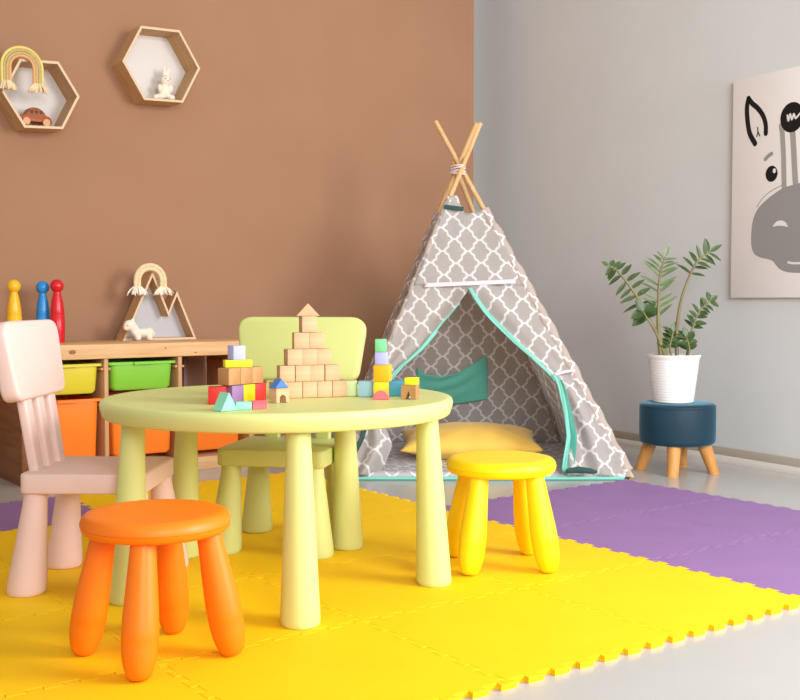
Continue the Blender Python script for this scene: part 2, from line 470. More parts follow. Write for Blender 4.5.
# ------------------------------------------------------------------ toy cabinet with bins
CX0, CX1, CY0, CY1 = 1.385, 2.465, 4.51, 4.95
cb = thing('toy_cabinet', 'low pine storage cabinet with plastic bins against the brown wall', 'cabinet', (CX0, CY0, 0))
def cpart(name, lo, hi, m, bev=.003):
    bm = bmesh.new(); box(bm, [a-b for a, b in zip(lo, (CX0, CY0, 0))], [a-b for a, b in zip(hi, (CX0, CY0, 0))], bev)
    return link(name, bm, m, cb)
top = cpart('top_board', (CX0-.005, CY0-.004, .519), (CX1+.005, CY1, .583), M['pine'], .006)
for kx, kz, kr in ((1.60, .552, .012), (2.02, .559, .004), (2.165, .535, .004)):
    bm = bmesh.new(); lathe(bm, [(0, 0), (kr, 0), (kr*.9, .0008), (0, .0008)], 16, T(kx-CX0, -.0046, kz) @ R(PI/2, 'X') @ Matrix.Diagonal((1.3, .8, 1, 1)))
    o = link('wood_knot', bm, M['knot'], top); 
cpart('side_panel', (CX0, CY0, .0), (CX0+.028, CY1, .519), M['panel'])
cpart('side_panel', (CX1-.028, CY0, .0), (CX1, CY1, .519), M['pine_v'])
for x in (1.739, 2.082):
    cpart('divider', (x, CY0, .06), (x+.020, CY1, .519), M['pine_v'], .004)
cpart('base_board', (CX0+.028, CY0+.004, .0), (CX1-.028, CY0+.03, .058), M['pine'])
cpart('bottom_shelf', (CX0+.028, CY0+.03, .04), (CX1-.028, CY1, .058), M['pine'])
cpart('rear_post', (2.300, CY1-.03, .058), (2.325, CY1, .519), M['mauve'])
for x in (CX0+.028, 1.739-.012, 1.759, 2.082-.012, 2.102, CX1-.04):
    for z in (.480, .325): cpart('runner', (x, CY0+.006, z-.01), (x+.012, CY1-.02, z), M['pine_v'], .002)
bm = bmesh.new(); lathe(bm, [(0, 0), (.005, 0), (.005, .001), (0, .001)], 12, T(2.098-CX0, .0045, .035) @ R(PI/2, 'X')); link('screw', bm, M['dark'], cb)
def bin_(label, m, x0, x1, z0, z1, taper=.045):
    t = thing('storage_bin', label, 'storage bin', ((x0+x1)/2, CY0+.200, z0))
    w = x1-x0; d = .385; h = z1-z0; bm = bmesh.new()
    def ring(w_, d_, r, z): return [(x, y, z) for x, y in rrect(w_, d_, r)]
    loft(bm, [ring(w-taper-.02, d-.05, .02, 0), ring(w-taper, d-.035, .025, .012), ring(w-.03, d-.02, .03, h-.022), ring(w-.03, d-.02, .03, h-.012),
              ring(w, d, .02, h-.012), ring(w, d, .02, h-.002), ring(w-.004, d-.004, .02, h), ring(w-.034, d-.024, .03, h),
              ring(w-.036, d-.026, .03, h-.02), ring(w-taper-.006, d-.04, .025, .008)])
    link('body', bm, m, t, smooth=35)
    bm = bmesh.new(); prism(bm, round_poly([(-.045, -.011), (.045, -.011), (.045, 0), (-.045, 0)], .004, 3), h-.012, h-.002, 0, mtx=T(0, -d/2, 0)); link('handle_lip', bm, m, t)
    return t
bin_('shallow yellow plastic bin in the upper left of the cabinet', M['bin_yellow'], 1.421, 1.737, .372, .500)
bin_('shallow green plastic bin in the upper middle of the cabinet', M['bin_green'], 1.761, 2.080, .378, .502)
bin_('deep orange plastic bin below the yellow bin', M['bin_orange'], 1.421, 1.737, .078, .350, .05)
bin_('deep orange plastic bin below the green bin', M['bin_orange'], 1.761, 2.080, .09, .350, .05)
bin_('orange plastic bin in the right cabinet bay, seen under the tabletop', M['bin_orange'], 2.104, 2.425, .084, .350, .05)
CT = .583
# skittles
def skittle(label, m, x, y, h, r):
    k = h/.28
    bm = bmesh.new(); lathe(bm, [(0, 0), (r*.96, 0), (r, .004), (r*1.06, .06*k), (r*1.05, .118*k), (r*.98, .121*k), (r*.97, .124*k), (r*1.0, .127*k), (r*.97, .15*k), (r*.78, .19*k), (r*.58, .215*k), (r*.5, .226*k), (r*.55, .23*k)], 32, caps=False)
    o = link('skittle', bm, m, None, (x, y, CT), smooth=40); tag(o, label, 'skittle', 'wooden skittles on the cabinet')
    bm = bmesh.new(); ball(bm, (0, 0, .253*k), .0300*k, (1, 1, 1)); link('head', bm, m, o)
skittle('yellow wooden skittle, leftmost on the cabinet', M['pin_yellow'], 1.460, 4.83, .275, .0305)
skittle('blue wooden skittle between the yellow and the red one', M['pin_blue'], 1.592, 4.85, .270, .0290)
skittle('red wooden skittle, rightmost on the cabinet', M['pin_red'], 1.636, 4.79, .277, .0300)

# ------------------------------------------------------------------ mountain shelf, rainbow, plush horse
def frame_shelf(name, label, outline, depth, back_m, loc, thick=.012, cat='wall shelf', group=None):
    t = thing(name, label, cat, loc, 0, group)
    inner = offset_poly(outline, thick)
    bm = bmesh.new(); ringwall(bm, outline, inner, -depth+.001, 0); link('frame', bm, M['ply'], t, smooth=20)
    bm = bmesh.new(); ringwall(bm, outline, inner, -depth, -depth+.0025); link('front_edge', bm, M['edge'], t, smooth=20)
    bm = bmesh.new(); prism(bm, inner, 0, .004, mtx=R(PI/2, 'X')); link('back_panel', bm, back_m, t, smooth=20)
    return t
mx, mz = 1.954, CT
mo = [(0, 0), (.372, 0), (.273, .233), (.229, .135), (.150, .323)]
frame_shelf('mountain_shelf', 'small mountain-shaped wooden shelf box standing on the cabinet', mo, .09, M['grey_panel'], (mx, 4.92, mz), .010, 'shelf')

def rainbow(label, c, R0, ropes, leg, tass, matl, group=None, ty=0):
    """c = centre of the arch (x,y,z); ropes = list of (radius offset, rope radius, material, name)"""
    t = thing('rainbow_ornament', label, 'ornament', c, 0, group)
    for off, rr, m in ropes:
        rad = R0+off; pts = [(rad, 0, -leg)]
        pts += [(rad*math.cos(a), 0, rad*math.sin(a)) for a in [PI*k/28 for k in range(29)]] + [(-rad, 0, -leg)]
        bm = bmesh.new(); tube(bm, pts, rr, 12); link('rope', bm, m, t, smooth=60)
    rr = random.Random(3)
    for s in (-1, 1):
        bm = bmesh.new(); xs = [s*(R0+o[0]) for o in ropes]; cx = sum(xs)/len(xs); wdt = (max(xs)-min(xs))/2+.012
        for k in range(46):
            a = rr.uniform(-1, 1); b = rr.uniform(-1, 1)
            x0 = cx + a*wdt*.7; dx = a*wdt*tass[1] + rr.uniform(-.005, .005)
            L = tass[0]*rr.uniform(.7, 1.0)
            tube(bm, [(x0, b*.006, -leg+.004), (x0+dx*.6, b*.014-.003, -leg-L*.45), (x0+dx, b*.014-.004, -leg-L)], [.0032, .0038, .0024], 6)
        link('tassel', bm, matl, t, smooth=60)
    return t
rainbow('cream rope rainbow with tassels hung over the mountain shelf peak', (2.082, 4.806, .862), .055, [(.018, .0095, M['rope_cream']), (.001, .0095, M['rope_cream'])], .030, (.040, 1.8), M['plush'])
def plush(name, label, cat, loc, balls, extras=None, rz=0):
    """one continuous body fused from overlapping lumps, then remeshed"""
    bm = bmesh.new()
    for c, r, sc in balls: ball(bm, c, r, sc, seg=24)
    o = link(name, bm, M['plush'], None, loc, smooth=180); o.rotation_euler = (0, 0, rz)
    md = o.modifiers.new('fuse', 'REMESH'); md.mode = 'VOXEL'; md.voxel_size = .0028; md.use_smooth_shade = True
    sm = o.modifiers.new('soft', 'SMOOTH'); sm.factor = .6; sm.iterations = 4
    tag(o, label, cat)
    for nm, c, r, m in (extras or []):
        b2 = bmesh.new(); ball(b2, c, r, seg=10); link(nm, b2, m, o)
    return o
plush('toy_horse', 'small cream plush horse in front of the mountain shelf', 'soft toy', (1.945, 4.775, CT+.001), [
    ((.022, 0, .072), .026, (1.15, .8, .95)), ((.006, 0, .062), .017, (1, .8, .9)), ((.036, 0, .095), .008, (1, .8, 1.2)),
    ((.045, 0, .05), .02, (1, .8, 1.3)), ((.058, 0, .036), .024, (1.1, .85, .9)), ((.085, 0, .038), .022, (1.3, .85, .85)), ((.113, 0, .037), .024, (1, .9, 1)),
    ((.055, -.012, .014), .014, (1, 1, 1)), ((.068, .014, .014), .014, (1, 1, 1)), ((.112, -.012, .014), .014, (1, 1, 1)), ((.124, .014, .014), .014, (1, 1, 1)), ((.136, 0, .03), .008, (1, 1, 2))],
    [('eye', (.004, -.018, .07), .0025, M['dark'])])

# ------------------------------------------------------------------ hexagon shelves
def hexo(r, rot): return [(r*math.cos(math.radians(60*k+rot)), r*math.sin(math.radians(60*k+rot))) for k in range(6)]
frame_shelf('hexagon_shelf', 'hexagon wooden wall shelf holding a toy car, far left', hexo(.172, 3),   .14, M['white_panel'], (1.604, 5.0, 1.680), .011, 'wall shelf', 'hexagon shelves')
frame_shelf('hexagon_shelf', 'larger hexagon wooden wall shelf holding a plush rabbit', hexo(.197, 2.2),  .14, M['white_panel'], (2.176, 5.0, 1.882), .011, 'wall shelf', 'hexagon shelves')
rainbow('yellow and peach rope rainbow hung over the left hexagon shelf', (1.514, 4.842, 1.782), .070, [(.018, .0062, M['rope_yellow']), (.006, .006, M['rope_sand']), (-.006, .006, M['rope_sand']), (-.018, .0065, M['rope_peach'])], .066, (.04, .9), M['rope_cream'])

car = thing('toy_car', 'small brown wooden toy car in the left hexagon shelf', 'toy car', (1.592, 4.93, 1.5455), math.radians(2.5))
bm = bmesh.new()
cp = catmull([Vector((x, z, 0)) for x, z in [(-.075, .018), (-.076, .035), (-.066, .046), (-.046, .050), (-.030, .076), (0, .083), (.028, .074), (.048, .052), (.066, .044), (.074, .03), (.074, .018)]], 4)
prism(bm, [(p.x, p.y) for p in cp], -.022, .022, .005, 2, mtx=R(PI/2, 'X')); link('body', bm, M['car_wood'], car, smooth=50)
for x0, x1 in ((-.028, -.012), (-.006, .010), (.016, .030)):
    bm = bmesh.new(); box(bm, (x0, -.0232, .054), (x1, .0232, .070), .003); link('window', bm, M['dark'], car)
for x in (-.045, .045):
    for y in (-.026, .026):
        bm = bmesh.new(); lathe(bm, [(0, -.006), (.016, -.006), (.018, -.003), (.018, .003), (.016, .006), (0, .006)], 28, T(x, y, .0185) @ R(PI/2, 'X'))
        link('wheel', bm, M['car_light'], car)

plush('toy_rabbit', 'small cream plush rabbit sitting in the right hexagon shelf', 'soft toy', (2.215, 4.925, 1.726), [
    ((.0, 0, .046), .032, (.95, .85, 1.15)), ((.004, -.006, .098), .026, (1.05, .95, .95)),
    ((.0, .002, .135), .009, (.9, .6, 2.6)), ((.02, .004, .132), .009, (1, .6, 2.4)), ((-.0, .002, .15), .0075, (.9, .6, 2.2)), ((.026, .004, .147), .0075, (1, .6, 2)),
    ((-.03, -.014, .016), .015, (1.5, 1, .9)), ((.028, -.016, .016), .015, (1.3, 1.2, .9)), ((-.028, -.006, .06), .010, (1, 1, 1.8)), ((.03, -.008, .06), .010, (1, 1, 1.8)), ((-.052, -.014, .012), .011, (1.2, 1, 1))],
    [('eye', (-.006, -.030, .102), .0025, M['dark']), ('eye', (.016, -.030, .102), .0025, M['dark']), ('nose', (.005, -.033, .093), .0028, M['dark'])])

# ------------------------------------------------------------------ teepee
FL = Vector((2.54, 3.931, 0)); FR = Vector((3.572, 3.173, 0)); RL = Vector((3.13, 4.80, 0)); RR = Vector((4.085, 4.089, 0))
CC = Vector((3.304, 4.025, 1.387)); OR = Vector((3.31, 4.01, 0))
tp = thing('teepee', 'grey and white trellis-patterned play teepee with teal trim in the corner', 'teepee', OR)
side = (FR-FL).normalized(); bk = Vector((.592, .806, 0))
OFFS = {tuple(FL): side*.010-bk*.026, tuple(FR): side*.015, tuple(RL): -side*.012+bk*.026, tuple(RR): -side*.006+bk*.052}
def onpole(A, z): return A + (CC+OFFS[tuple(A)]-A)*(z/1.387) - OR
def face(A, B, u, z): return onpole(A, z).lerp(onpole(B, z), u)
WF = (FR-FL).length
def width(z): return WF*(1-z/1.387)
nF = (FR-FL).cross(CC-FL).normalized()
if nF.dot(Vector((-.592, -.806, 0))) < 0: nF = -nF
# poles
for k, A, ext in (('FL', FL, 1.165), ('FR', FR, 1.175), ('RL', RL, 1.155), ('RR', RR, 1.035)):
    a = A + Vector((0, 0, .004)); c = CC + OFFS[tuple(A)]; b = a + (c-a)*ext
    bm = bmesh.new(); tube(bm, [a-OR, a.lerp(b, .5)-OR, b-OR], .0115, 16); link('pole', bm, M['pole'], tp, smooth=60)
bm = bmesh.new()
for k in range(5):
    z = 1.372+k*.0075
    pts = [(CC.x-OR.x+.028*math.cos(a), CC.y-OR.y+.012+.046*math.sin(a), z+.006*math.sin(a+k)) for a in [2*PI*q/20 for q in range(21)]]
    tube(bm, pts, .0035, 6)
link('binding_cord', bm, M['pinkband'], tp, smooth=60)
# sleeves
for A, zt, rr_ in ((FL, 1.245, .017), (FR, 1.19, .025), (RL, 1.2, .018), (RR, 1.19, .018)):
    def fn(a, b, A=A, rr_=rr_, zt=zt):
        z = .03 + b*(zt-.03); p = onpole(A, z); ax = (CC+OFFS[tuple(A)]-A).normalized()
        e1 = ax.cross(Vector((0, 0, 1))).normalized(); e2 = ax.cross(e1)
        r = rr_*(1+.12*math.sin(z*70+a*9)+.1*math.sin(z*31)); th = 2*PI*a
        return p + e1*r*math.cos(th) + e2*r*math.sin(th), (a*.15, z*1.15)
    bm = bmesh.new(); grid(bm, fn, 20, 90); link('pole_sleeve', bm, M['sleeve'], tp, smooth=180)
# front upper panel
ztop = [(0, 1.25), (.25, 1.255), (.32, 1.24), (.5, 1.165), (.75, 1.178), (1, 1.19)]
SEAM = .832
def fn(a, b):
    z = SEAM + b*(interp(ztop, a)-SEAM); p = face(FL, FR, a, z)
    d = nF*(.018 + .006*math.sin(a*9+z*8)*math.sin(z*23) - .012*math.sin(PI*a)*(z-SEAM)/.4)
    return p+d, ((a-.5)*width(z), z)
bm = bmesh.new(); grid(bm, fn, 40, 30); link('upper_front_panel', bm, M['tent'], tp, smooth=180, solid=.003)
# seam band
def fn(a, b):
    u = .10+.80*a; z = SEAM-.006+.019*b + .018*(a-.5); p = face(FL, FR, u, z); return p + nF*.034, (a, b)
bm = bmesh.new(); grid(bm, fn, 24, 1); link('seam_band', bm, M['pinkband'], tp, smooth=180, solid=.002)
# curtains
Li = [(0.0, .125), (.03, .14), (.07, .155), (.14, .165), (.20, .13), (.27, .06), (.33, .035), (.395, .059), (.469, .107), (.548, .192), (.659, .29), (.817, .487), (.84, .495)]
Ri = [(0.0, .775), (.03, .775), (.07, .79), (.161, .832), (.266, .860), (.365, .882), (.40, .885), (.438, .869), (.512, .811), (.614, .708), (.704, .604), (.817, .495), (.84, .49)]
def left_fn(a, b):
    z = SEAM+.01 - b*(SEAM+.005); ui = interp(Li, z); u = a*ui; p = face(FL, FR, u, z)
    tie = math.exp(-((z-.33)/.12)**2); low = max(0, 1-z/.33)
    fold = .018*math.sin(a*11+z*4)*(.4+low*1.8)*a + .01*math.sin(a*5-z*14)*a*(1-tie)
    return p + nF*(.016 + fold + .03*low*math.sin(a*PI)), ((u-.5)*width(z)*1.0, z)
bm = bmesh.new(); grid(bm, left_fn, 44, 70); link('left_door_flap', bm, M['tent'], tp, smooth=180, solid=.003)
def right_fn(a, b):
    z = SEAM+.01 - b*(SEAM+.005); ui = interp(Ri, z); u = ui+(1-ui)*a; p = face(FL, FR, u, z)
    low = max(0, 1-z/.42); tie = math.exp(-((z-.42)/.1)**2)
    fold = .020*math.sin(a*13+z*5)*(.3+low*1.6)*(1-a) + .012*math.sin(a*6+z*16)*(1-a)*(1-tie*.6)
    return p + nF*(.016 + fold + .02*low*math.sin(a*PI)), ((u-.5)*width(z)*1.0, z)
bm = bmesh.new(); grid(bm, right_fn, 44, 70); link('right_door_flap', bm, M['tent'], tp, smooth=180, solid=.003)
# teal edging of the flaps
def edge_ribbon(name, tab, wfun, off, z0, z1, m, sgn, wav=0):
    def fn(a, b):
        z = z0+(z1-z0)*b; ui = interp(tab, z); w = wfun(z)/max(.1, width(z))
        u = ui + sgn*w*(a-.35); p = face(FL, FR, u, z)
        return p + nF*(off + wav*math.sin(a*5+z*22)), (a, b)
    bm = bmesh.new(); grid(bm, fn, 6, 60); link(name, bm, m, tp, smooth=180, solid=.003)
edge_ribbon('right_flap_edging', Ri, lambda z: .018+.010*math.sin(min(1, max(0, (.82-z)/.4))*PI), .034, .40, .815, M['teal_trim'], -1, .002)
edge_ribbon('right_flap_edging', Ri, lambda z: .018, .066, .02, .42, M['teal_trim'], -1, .003)
edge_ribbon('right_flap_lining', [(z, u+.004) for z, u in Ri], lambda z: .018+.045*(1-z/.42), .058, .012, .40, M['teal_deep'], 1, .004)
edge_ribbon('left_flap_edging', Li, lambda z: .010 if z > .62 else .022, .030, .33, .75, M['teal_trim'], 1, .002)
# ties
bm = bmesh.new(); p = face(FL, FR, .885, .425); q = face(FL, FR, 1.0, .45)
tube(bm, [p+nF*.05, p.lerp(q, .5)+nF*.052, q+nF*.03], .007, 8); link('tie_band', bm, M['pinkband'], tp, smooth=60)
bm = bmesh.new(); box(bm, (-.045, -.004, -.010), (.045, .004, .010), .003, 2, T(*(face(FL, FR, .22, 1.188)+nF*.03)) @ R(math.radians(-38), 'Z') @ R(.12, 'Y')); link('dark_strap', bm, M['darkgreen'], tp)
bm = bmesh.new(); tube(bm, [face(FL, FR, .03, .30)+nF*.02, face(FL, FR, .045, .16)+nF*.045, face(FL, FR, .03, .02)+nF*.03], [.012, .017, .010], 8, flat=.4); link('hanging_tie', bm, M['darkgreen'], tp, smooth=60)
bm = bmesh.new(); c = face(FL, FR, .80, .018)+nF*.075
tube(bm, [c+side*-.03, c+side*.02+Vector((0, 0, .006)), c+side*.07, c+side*.1+Vector((0, 0, -.004))], [.010, .014, .012, .006], 8, flat=.6); link('fallen_tie_end', bm, M['darkgreen'], tp, smooth=60)
# back and side walls
def wallfn(A, B, sag):
    ctr = CC-OR; ctr = Vector((0, 0, .4))
    n = (B-A).cross(CC-A).normalized()
    if n.dot(Vector((0, 0, .2))-(A.lerp(B, .5)-OR)) < 0: n = -n
    def fn(a, b):
        z = b*1.195; p = face(A, B, a, z)
        s = sag*math.sin(PI*a)*math.sin(PI*min(1, b*1.05)) + .010*math.sin(a*17+z*9)*math.sin(z*15+a*5)
        return p + n*(s+.004), ((a-.5)*(B-A).length*(1-z/1.387), z)
    return fn, n
fnb, nB = wallfn(RL, RR, .02)
bm = bmesh.new(); grid(bm, fnb, 30, 36); link('rear_wall', bm, M['tent'], tp, smooth=180, solid=.003)
for A, B in ((FL, RL), (FR, RR)):
    f_, _ = wallfn(A, B, .045); bm = bmesh.new(); grid(bm, f_, 30, 36); link('side_wall', bm, M['tent'], tp, smooth=180, solid=.003)
# pocket on the rear wall
def fn(a, b):
    t0 = interp([(0, .441), (.12, .412), (.35, .405), (.6, .430), (.8, .468), (1, .508)], a); b0 = interp([(0, .262), (.5, .246), (1, .272)], a)
    z = b0+(t0-b0)*b; u = (.268+.45*a) + (1-b)*(.045*(1-a) - .035*a)
    p = face(RL, RR, u, z); bul = .03*math.sin(PI*a)*(b**.7)+.006*math.sin(b*16-6*a)*b*math.sin(PI*a)
    return p + nB*(.034+bul), (a, b)
bm = bmesh.new(); grid(bm, fn, 30, 24); link('pocket', bm, M['teal'], tp, smooth=180, solid=.004)
# quilted floor mat
e0 = (FR-FL).normalized()
def qpt(a, b, z, ins=.0):
    l = FL.lerp(RL, b); r = FR.lerp(RR, b); return l.lerp(r, a) - OR + Vector((0, 0, z))
def fn(a, b):
    a2 = .02+.95*a; b2 = -.022+.98*b
    hz = .022 + .007*noise.noise(Vector((a*7, b*7, 1))) + (.004 if .02 < b < .98 else 0)
    if b == 0: hz = .010
    return qpt(a2, b2, hz), (a*1.28, b*1.05)
bm = bmesh.new(); grid(bm, fn, 50, 44)
link('floor_quilt', bm, M['quilt'], tp, smooth=180, solid=.012)
bm = bmesh.new(); tube(bm, [qpt(.02, -.03, .0085), qpt(.5, -.03, .0085), qpt(.965, -.03, .0085)], .008, 10); link('front_piping', bm, M['teal_trim'], tp, smooth=60)

# cushion inside
def cushion(label, loc, rz, w, d, h, m):
    bm = bmesh.new(); N = 36
    for sgn in (1, -1):
        def fn(a, b, sgn=sgn):
            x = 2*a-1; y = 2*b-1
            pin = 1-.10*(1-abs(x))*0; px = x*w/2*(1-.10*(1-y*y)*abs(x)**3*0 - .07*(1-x*x)*0); 
            bx = 1-.09*math.cos(y*PI/2); by = 1-.14*math.cos(x*PI/2)
            f = max(0, (1-x**4))**.55*max(0, (1-y**4))**.55
            f = f*(.62+.38*math.cos(x*PI/2)*math.cos(y*PI/2))
            wr = .004*math.sin(x*14+y*3)*math.sin(y*9)*(1-f)*f*4
            return Vector((x*w/2*bx, y*d/2*by, sgn*h/2*f+wr)), (a, b)
        grid(bm, fn, N, N)
    bmesh.ops.remove_doubles(bm, verts=bm.verts, dist=.0006)
    o = link('cushion', bm, m, None, loc, smooth=180); o.rotation_euler = (math.radians(6), 0, rz)
    return tag(o, label, 'cushion')
cushion('plump mustard yellow cushion lying inside the teepee', (3.30, 3.935, .108), math.radians(-36.3), .66, .40, .165, M['cushion'])

# ------------------------------------------------------------------ pouf and plant
PO = (3.893, 3.194, 0)
pf = thing('pouf', 'round teal blue velvet pouf on wooden legs by the grey wall', 'pouf', PO)
bm = bmesh.new()
lathe(bm, [(0, .128), (.142, .128), (.158, .131), (.1655, .139), (.1675, .149), (.168, .21), (.168, .288), (.1665, .294), (.168, .297), (.1665, .302), (.157, .310), (.132, .313), (0, .314)], 64)
link('cushion_seat', bm, M['velvet'], pf, smooth=60)
for a in (125, -147, -60, 32):
    an = math.radians(a); v = Vector((math.cos(an), math.sin(an), 0))
    bm = bmesh.new(); tube(bm, [v*.163+Vector((0, 0, 0)), v*.116+Vector((0, 0, .134))], [.0255, .031], 20)
    for q in bm.verts: q.co.z = 0 if q.co.z < .03 else q.co.z
    link('leg', bm, M['leg_wood'], pf, smooth=50)

PP = (3.870, 3.200, .314)
pl = thing('potted_plant', 'leafy green houseplant in a white ribbed pot on the blue pouf', 'plant', PP)
bm = bmesh.new()
prof = [(0, 0), (.083, 0), (.087, .003)]
NR = 16
for k in range(NR*4+1):
    z = .006+k*(.196-.006)/(NR*4); r = .0885+.0245*(z/.2); prof.append((r+.0009*math.cos(k*PI/2), z))
prof += [(.1145, .200), (.1175, .204), (.1185, .212), (.1165, .2145), (.110, .213), (.107, .200), (.100, .185), (0, .185)]
lathe(bm, prof, 56); link('pot', bm, M['pot'], pl, smooth=60)
bm = bmesh.new(); lathe(bm, [(0, .186), (.0, .194), (.04, .196), (.08, .191), (.1, .186)], 32, caps=False)
for v in bm.verts: v.co.z += .003*noise.noise(v.co*60)
link('soil', bm, M['soil'], pl, smooth=180)
VD = Vector((.592, .806, 0)); CR = Vector((.806, -.592, 0))
def leaf(bm, base, dirv, nrm, L, wd, curl=.12):
    dirv = dirv.normalized(); sd = dirv.cross(nrm).normalized(); nn = sd.cross(dirv).normalized(); N = 8; rows = []
    for i in range(N+1):
        t = i/N; w = wd*(math.sin(PI*min(1, t**.8))**.8 if 0 < t < 1 else 0)*.5; c = base + dirv*L*t - nn*curl*L*t*t
        if w < 1e-5: rows.append([bm.verts.new(c)])
        else: rows.append([bm.verts.new(c+sd*w+nn*w*.35), bm.verts.new(c), bm.verts.new(c-sd*w+nn*w*.35)])
    for a, b in zip(rows, rows[1:]):
        if len(a) == 1: bm.faces.new((a[0], b[0], b[1])); bm.faces.new((a[0], b[1], b[2]))
        elif len(b) == 1: bm.faces.new((a[0], b[0], a[1])); bm.faces.new((a[1], b[0], a[2]))
        else: bm.faces.new((a[0], b[0], b[1], a[1])); bm.faces.new((a[1], b[1], b[2], a[2]))
PW = Vector(PP)
def stem(pts, r0, r1, pairs, t0, t1, Ls, wd, ang, m, seed, droop=.0, twist=.3):
    rn = random.Random(seed); P = catmull([Vector(p)-PW for p in pts], 10); n = len(P)
    bm = bmesh.new(); tube(bm, P, [r0+(r1-r0)*i/(n-1) for i in range(n)], 10); st = link('stem', bm, M['stem'], pl, smooth=60)
    bm = bmesh.new()
    for k in range(pairs):
        t = t0+(t1-t0)*k/(pairs-1); idx = min(n-2, int(t*(n-1))); p = P[idx]; tg = (P[idx+1]-P[idx]).normalized()
        sdv = tg.cross(VD).normalized(); L = interp(Ls, t)
        for s in (-1, 1):
            a = math.radians(ang+rn.uniform(-8, 8))
            d = sdv*s*math.cos(a) + tg*math.sin(a) + VD*rn.uniform(-twist, twist) + Vector((0, 0, -droop*rn.random()))
            nr = (-VD*(.6+rn.random()*.5)+Vector((0, 0, .75))+sdv*s*-.2).normalized()
            leaf(bm, p, d, nr, L*rn.uniform(.85, 1.12), wd*.8*rn.uniform(.85, 1.1))
    leaf(bm, P[-1], (P[-1]-P[-3]), -VD+Vector((0, 0, .5)), interp(Ls, 1)*.9, wd*.8)
    link('leaves', bm, m, st, smooth=180, solid=-1)
def vary(p, d): return tuple(Vector(p)+VD*d)
stem([(3.852, 3.22, .50), (3.83, 3.235, .58), (3.783, 3.264, .682), (3.728, 3.304, .80), (3.668, 3.348, .895), (3.632, 3.374, .925)], .011, .003, 8, .52, .97, [(.5, .085), (.8, .065), (1, .04)], .030, 8, M['leaf'], 1, .5)
stem([(3.83, 3.235, .50), (3.815, 3.24, .62), (3.813, 3.242, .75), (3.818, 3.239, .88), (3.836, 3.226, .965)], .012, .003, 10, .42, .97, [(.3, .085), (.7, .10), (1, .06)], .022, 36, M['leaf_light'], 2, .0)
stem([(3.88, 3.19, .50), (3.881, 3.192, .646), (3.893, 3.183, .76), (3.918, 3.165, .86), (3.952, 3.14, .945), (3.995, 3.108, .985)], .009, .0035, 6, .66, .99, [(.5, .075), (.8, .065), (1, .075)], .028, 26, M['leaf'], 3, .1)
stem([(3.915, 3.167, .50), (3.927, 3.158, .60), (3.94, 3.148, .66), (3.963, 3.132, .725), (4.0, 3.104, .768)], .006, .003, 7, .45, .98, [(.4, .055), (1, .045)], .034, 30, M['leaf'], 4, .2)
stem([(3.862, 3.20, .50), (3.85, 3.205, .56), (3.865, 3.2, .63)], .006, .003, 5, .5, .97, [(.4, .06), (1, .05)], .04, 30, M['leaf'], 5, .1)
stem([(3.905, 3.16, .50), (3.915, 3.15, .55), (3.905, 3.16, .61)], .006, .003, 5, .5, .97, [(.4, .055), (1, .05)], .035, 30, M['leaf'], 6, .1)
stem([(3.84, 3.22, .51), (3.80, 3.24, .62), (3.765, 3.265, .69), (3.75, 3.275, .72)], .007, .003, 4, .70, .97, [(.5, .085), (1, .07)], .055, 6, M['leaf'], 8, .3)

# ------------------------------------------------------------------ wall canvas
ps = thing('canvas_picture', 'large white canvas with a grey cartoon animal face on the grey wall', 'picture', (4.3211, 3.2122, 0), WR)
bm = bmesh.new(); box(bm, (0, -.032, .782), (.80, -.001, 1.792), .003); link('canvas', bm, M['canvas'], ps)
YF = -.0326
def flat(name, pts, m, lift=0, parent=ps):
    bm = bmesh.new(); area2 = sum(a[0]*b[1]-b[0]*a[1] for a, b in zip(pts, pts[1:]+pts[:1]))
    vs = [bm.verts.new((x, YF-lift, z)) for x, z in pts]; f = bm.faces.new(vs)
    bmesh.ops.triangulate(bm, faces=[f]); return link(name, bm, m, parent, solid=-1)
def strokes(name, paths, m, lift=0):
    bm = bmesh.new()
    for pts, w in paths:
        P = catmull([Vector((x, z, 0)) for x, z in pts], 6); n = len(P); Lr = []
        for i, p in enumerate(P):
            d = (P[min(i+1, n-1)]-P[max(i-1, 0)]).normalized(); q = Vector((-d.y, d.x, 0)); ww = (w if not callable(w) else w(i/(n-1)))/2
            Lr.append((p+q*ww, p-q*ww))
        v = [(bm.verts.new((a.x, YF-lift, a.y)), bm.verts.new((b.x, YF-lift, b.y))) for a, b in Lr]
        for a, b in zip(v, v[1:]): bm.faces.new((a[0], a[1], b[1], b[0]))
        for e, sg in ((0, -1), (n-1, 1)):
            d = (P[min(e+1, n-1)]-P[max(e-1, 0)]).normalized()*sg; q = Vector((-d.y, d.x, 0)); ww = (Lr[e][0]-Lr[e][1]).length/2
            fan = [P[e]+q*ww*math.cos(PI*k/8)+d*ww*math.sin(PI*k/8) for k in range(9)]
            bm.faces.new([bm.verts.new((a.x, YF-lift, a.y)) for a in fan])
    return link(name, bm, m, ps, solid=-1)
AX = .40
earL = [(.136, 1.485), (.103, 1.538), (.088, 1.61), (.086, 1.66), (.094, 1.695)]
earR = [(.094, 1.695), (.118, 1.668), (.150, 1.642), (.180, 1.605), (.196, 1.564), (.198, 1.523)]
mir = lambda pts: [(2*AX-x, z) for x, z in pts]
strokes('ear_outline', [(earL, .026), (earR, .024)], M['ink'])
strokes('ear_outline', [(mir(earL), .026), (mir(earR), .024)], M['ink'])
strokes('ear_mark', [([(.150, 1.556), (.152, 1.535), (.145, 1.516)], .006), ([(.152, 1.538), (.163, 1.516)], .006)], M['ink'])
strokes('brow', [([(.197, 1.407), (.215, 1.420), (.232, 1.428)], .018)], M['greyink'])
ell = lambda cx, cz, rx, rz, n=32: [(cx+rx*math.cos(2*PI*k/n), cz+rz*math.sin(2*PI*k/n)) for k in range(n)]
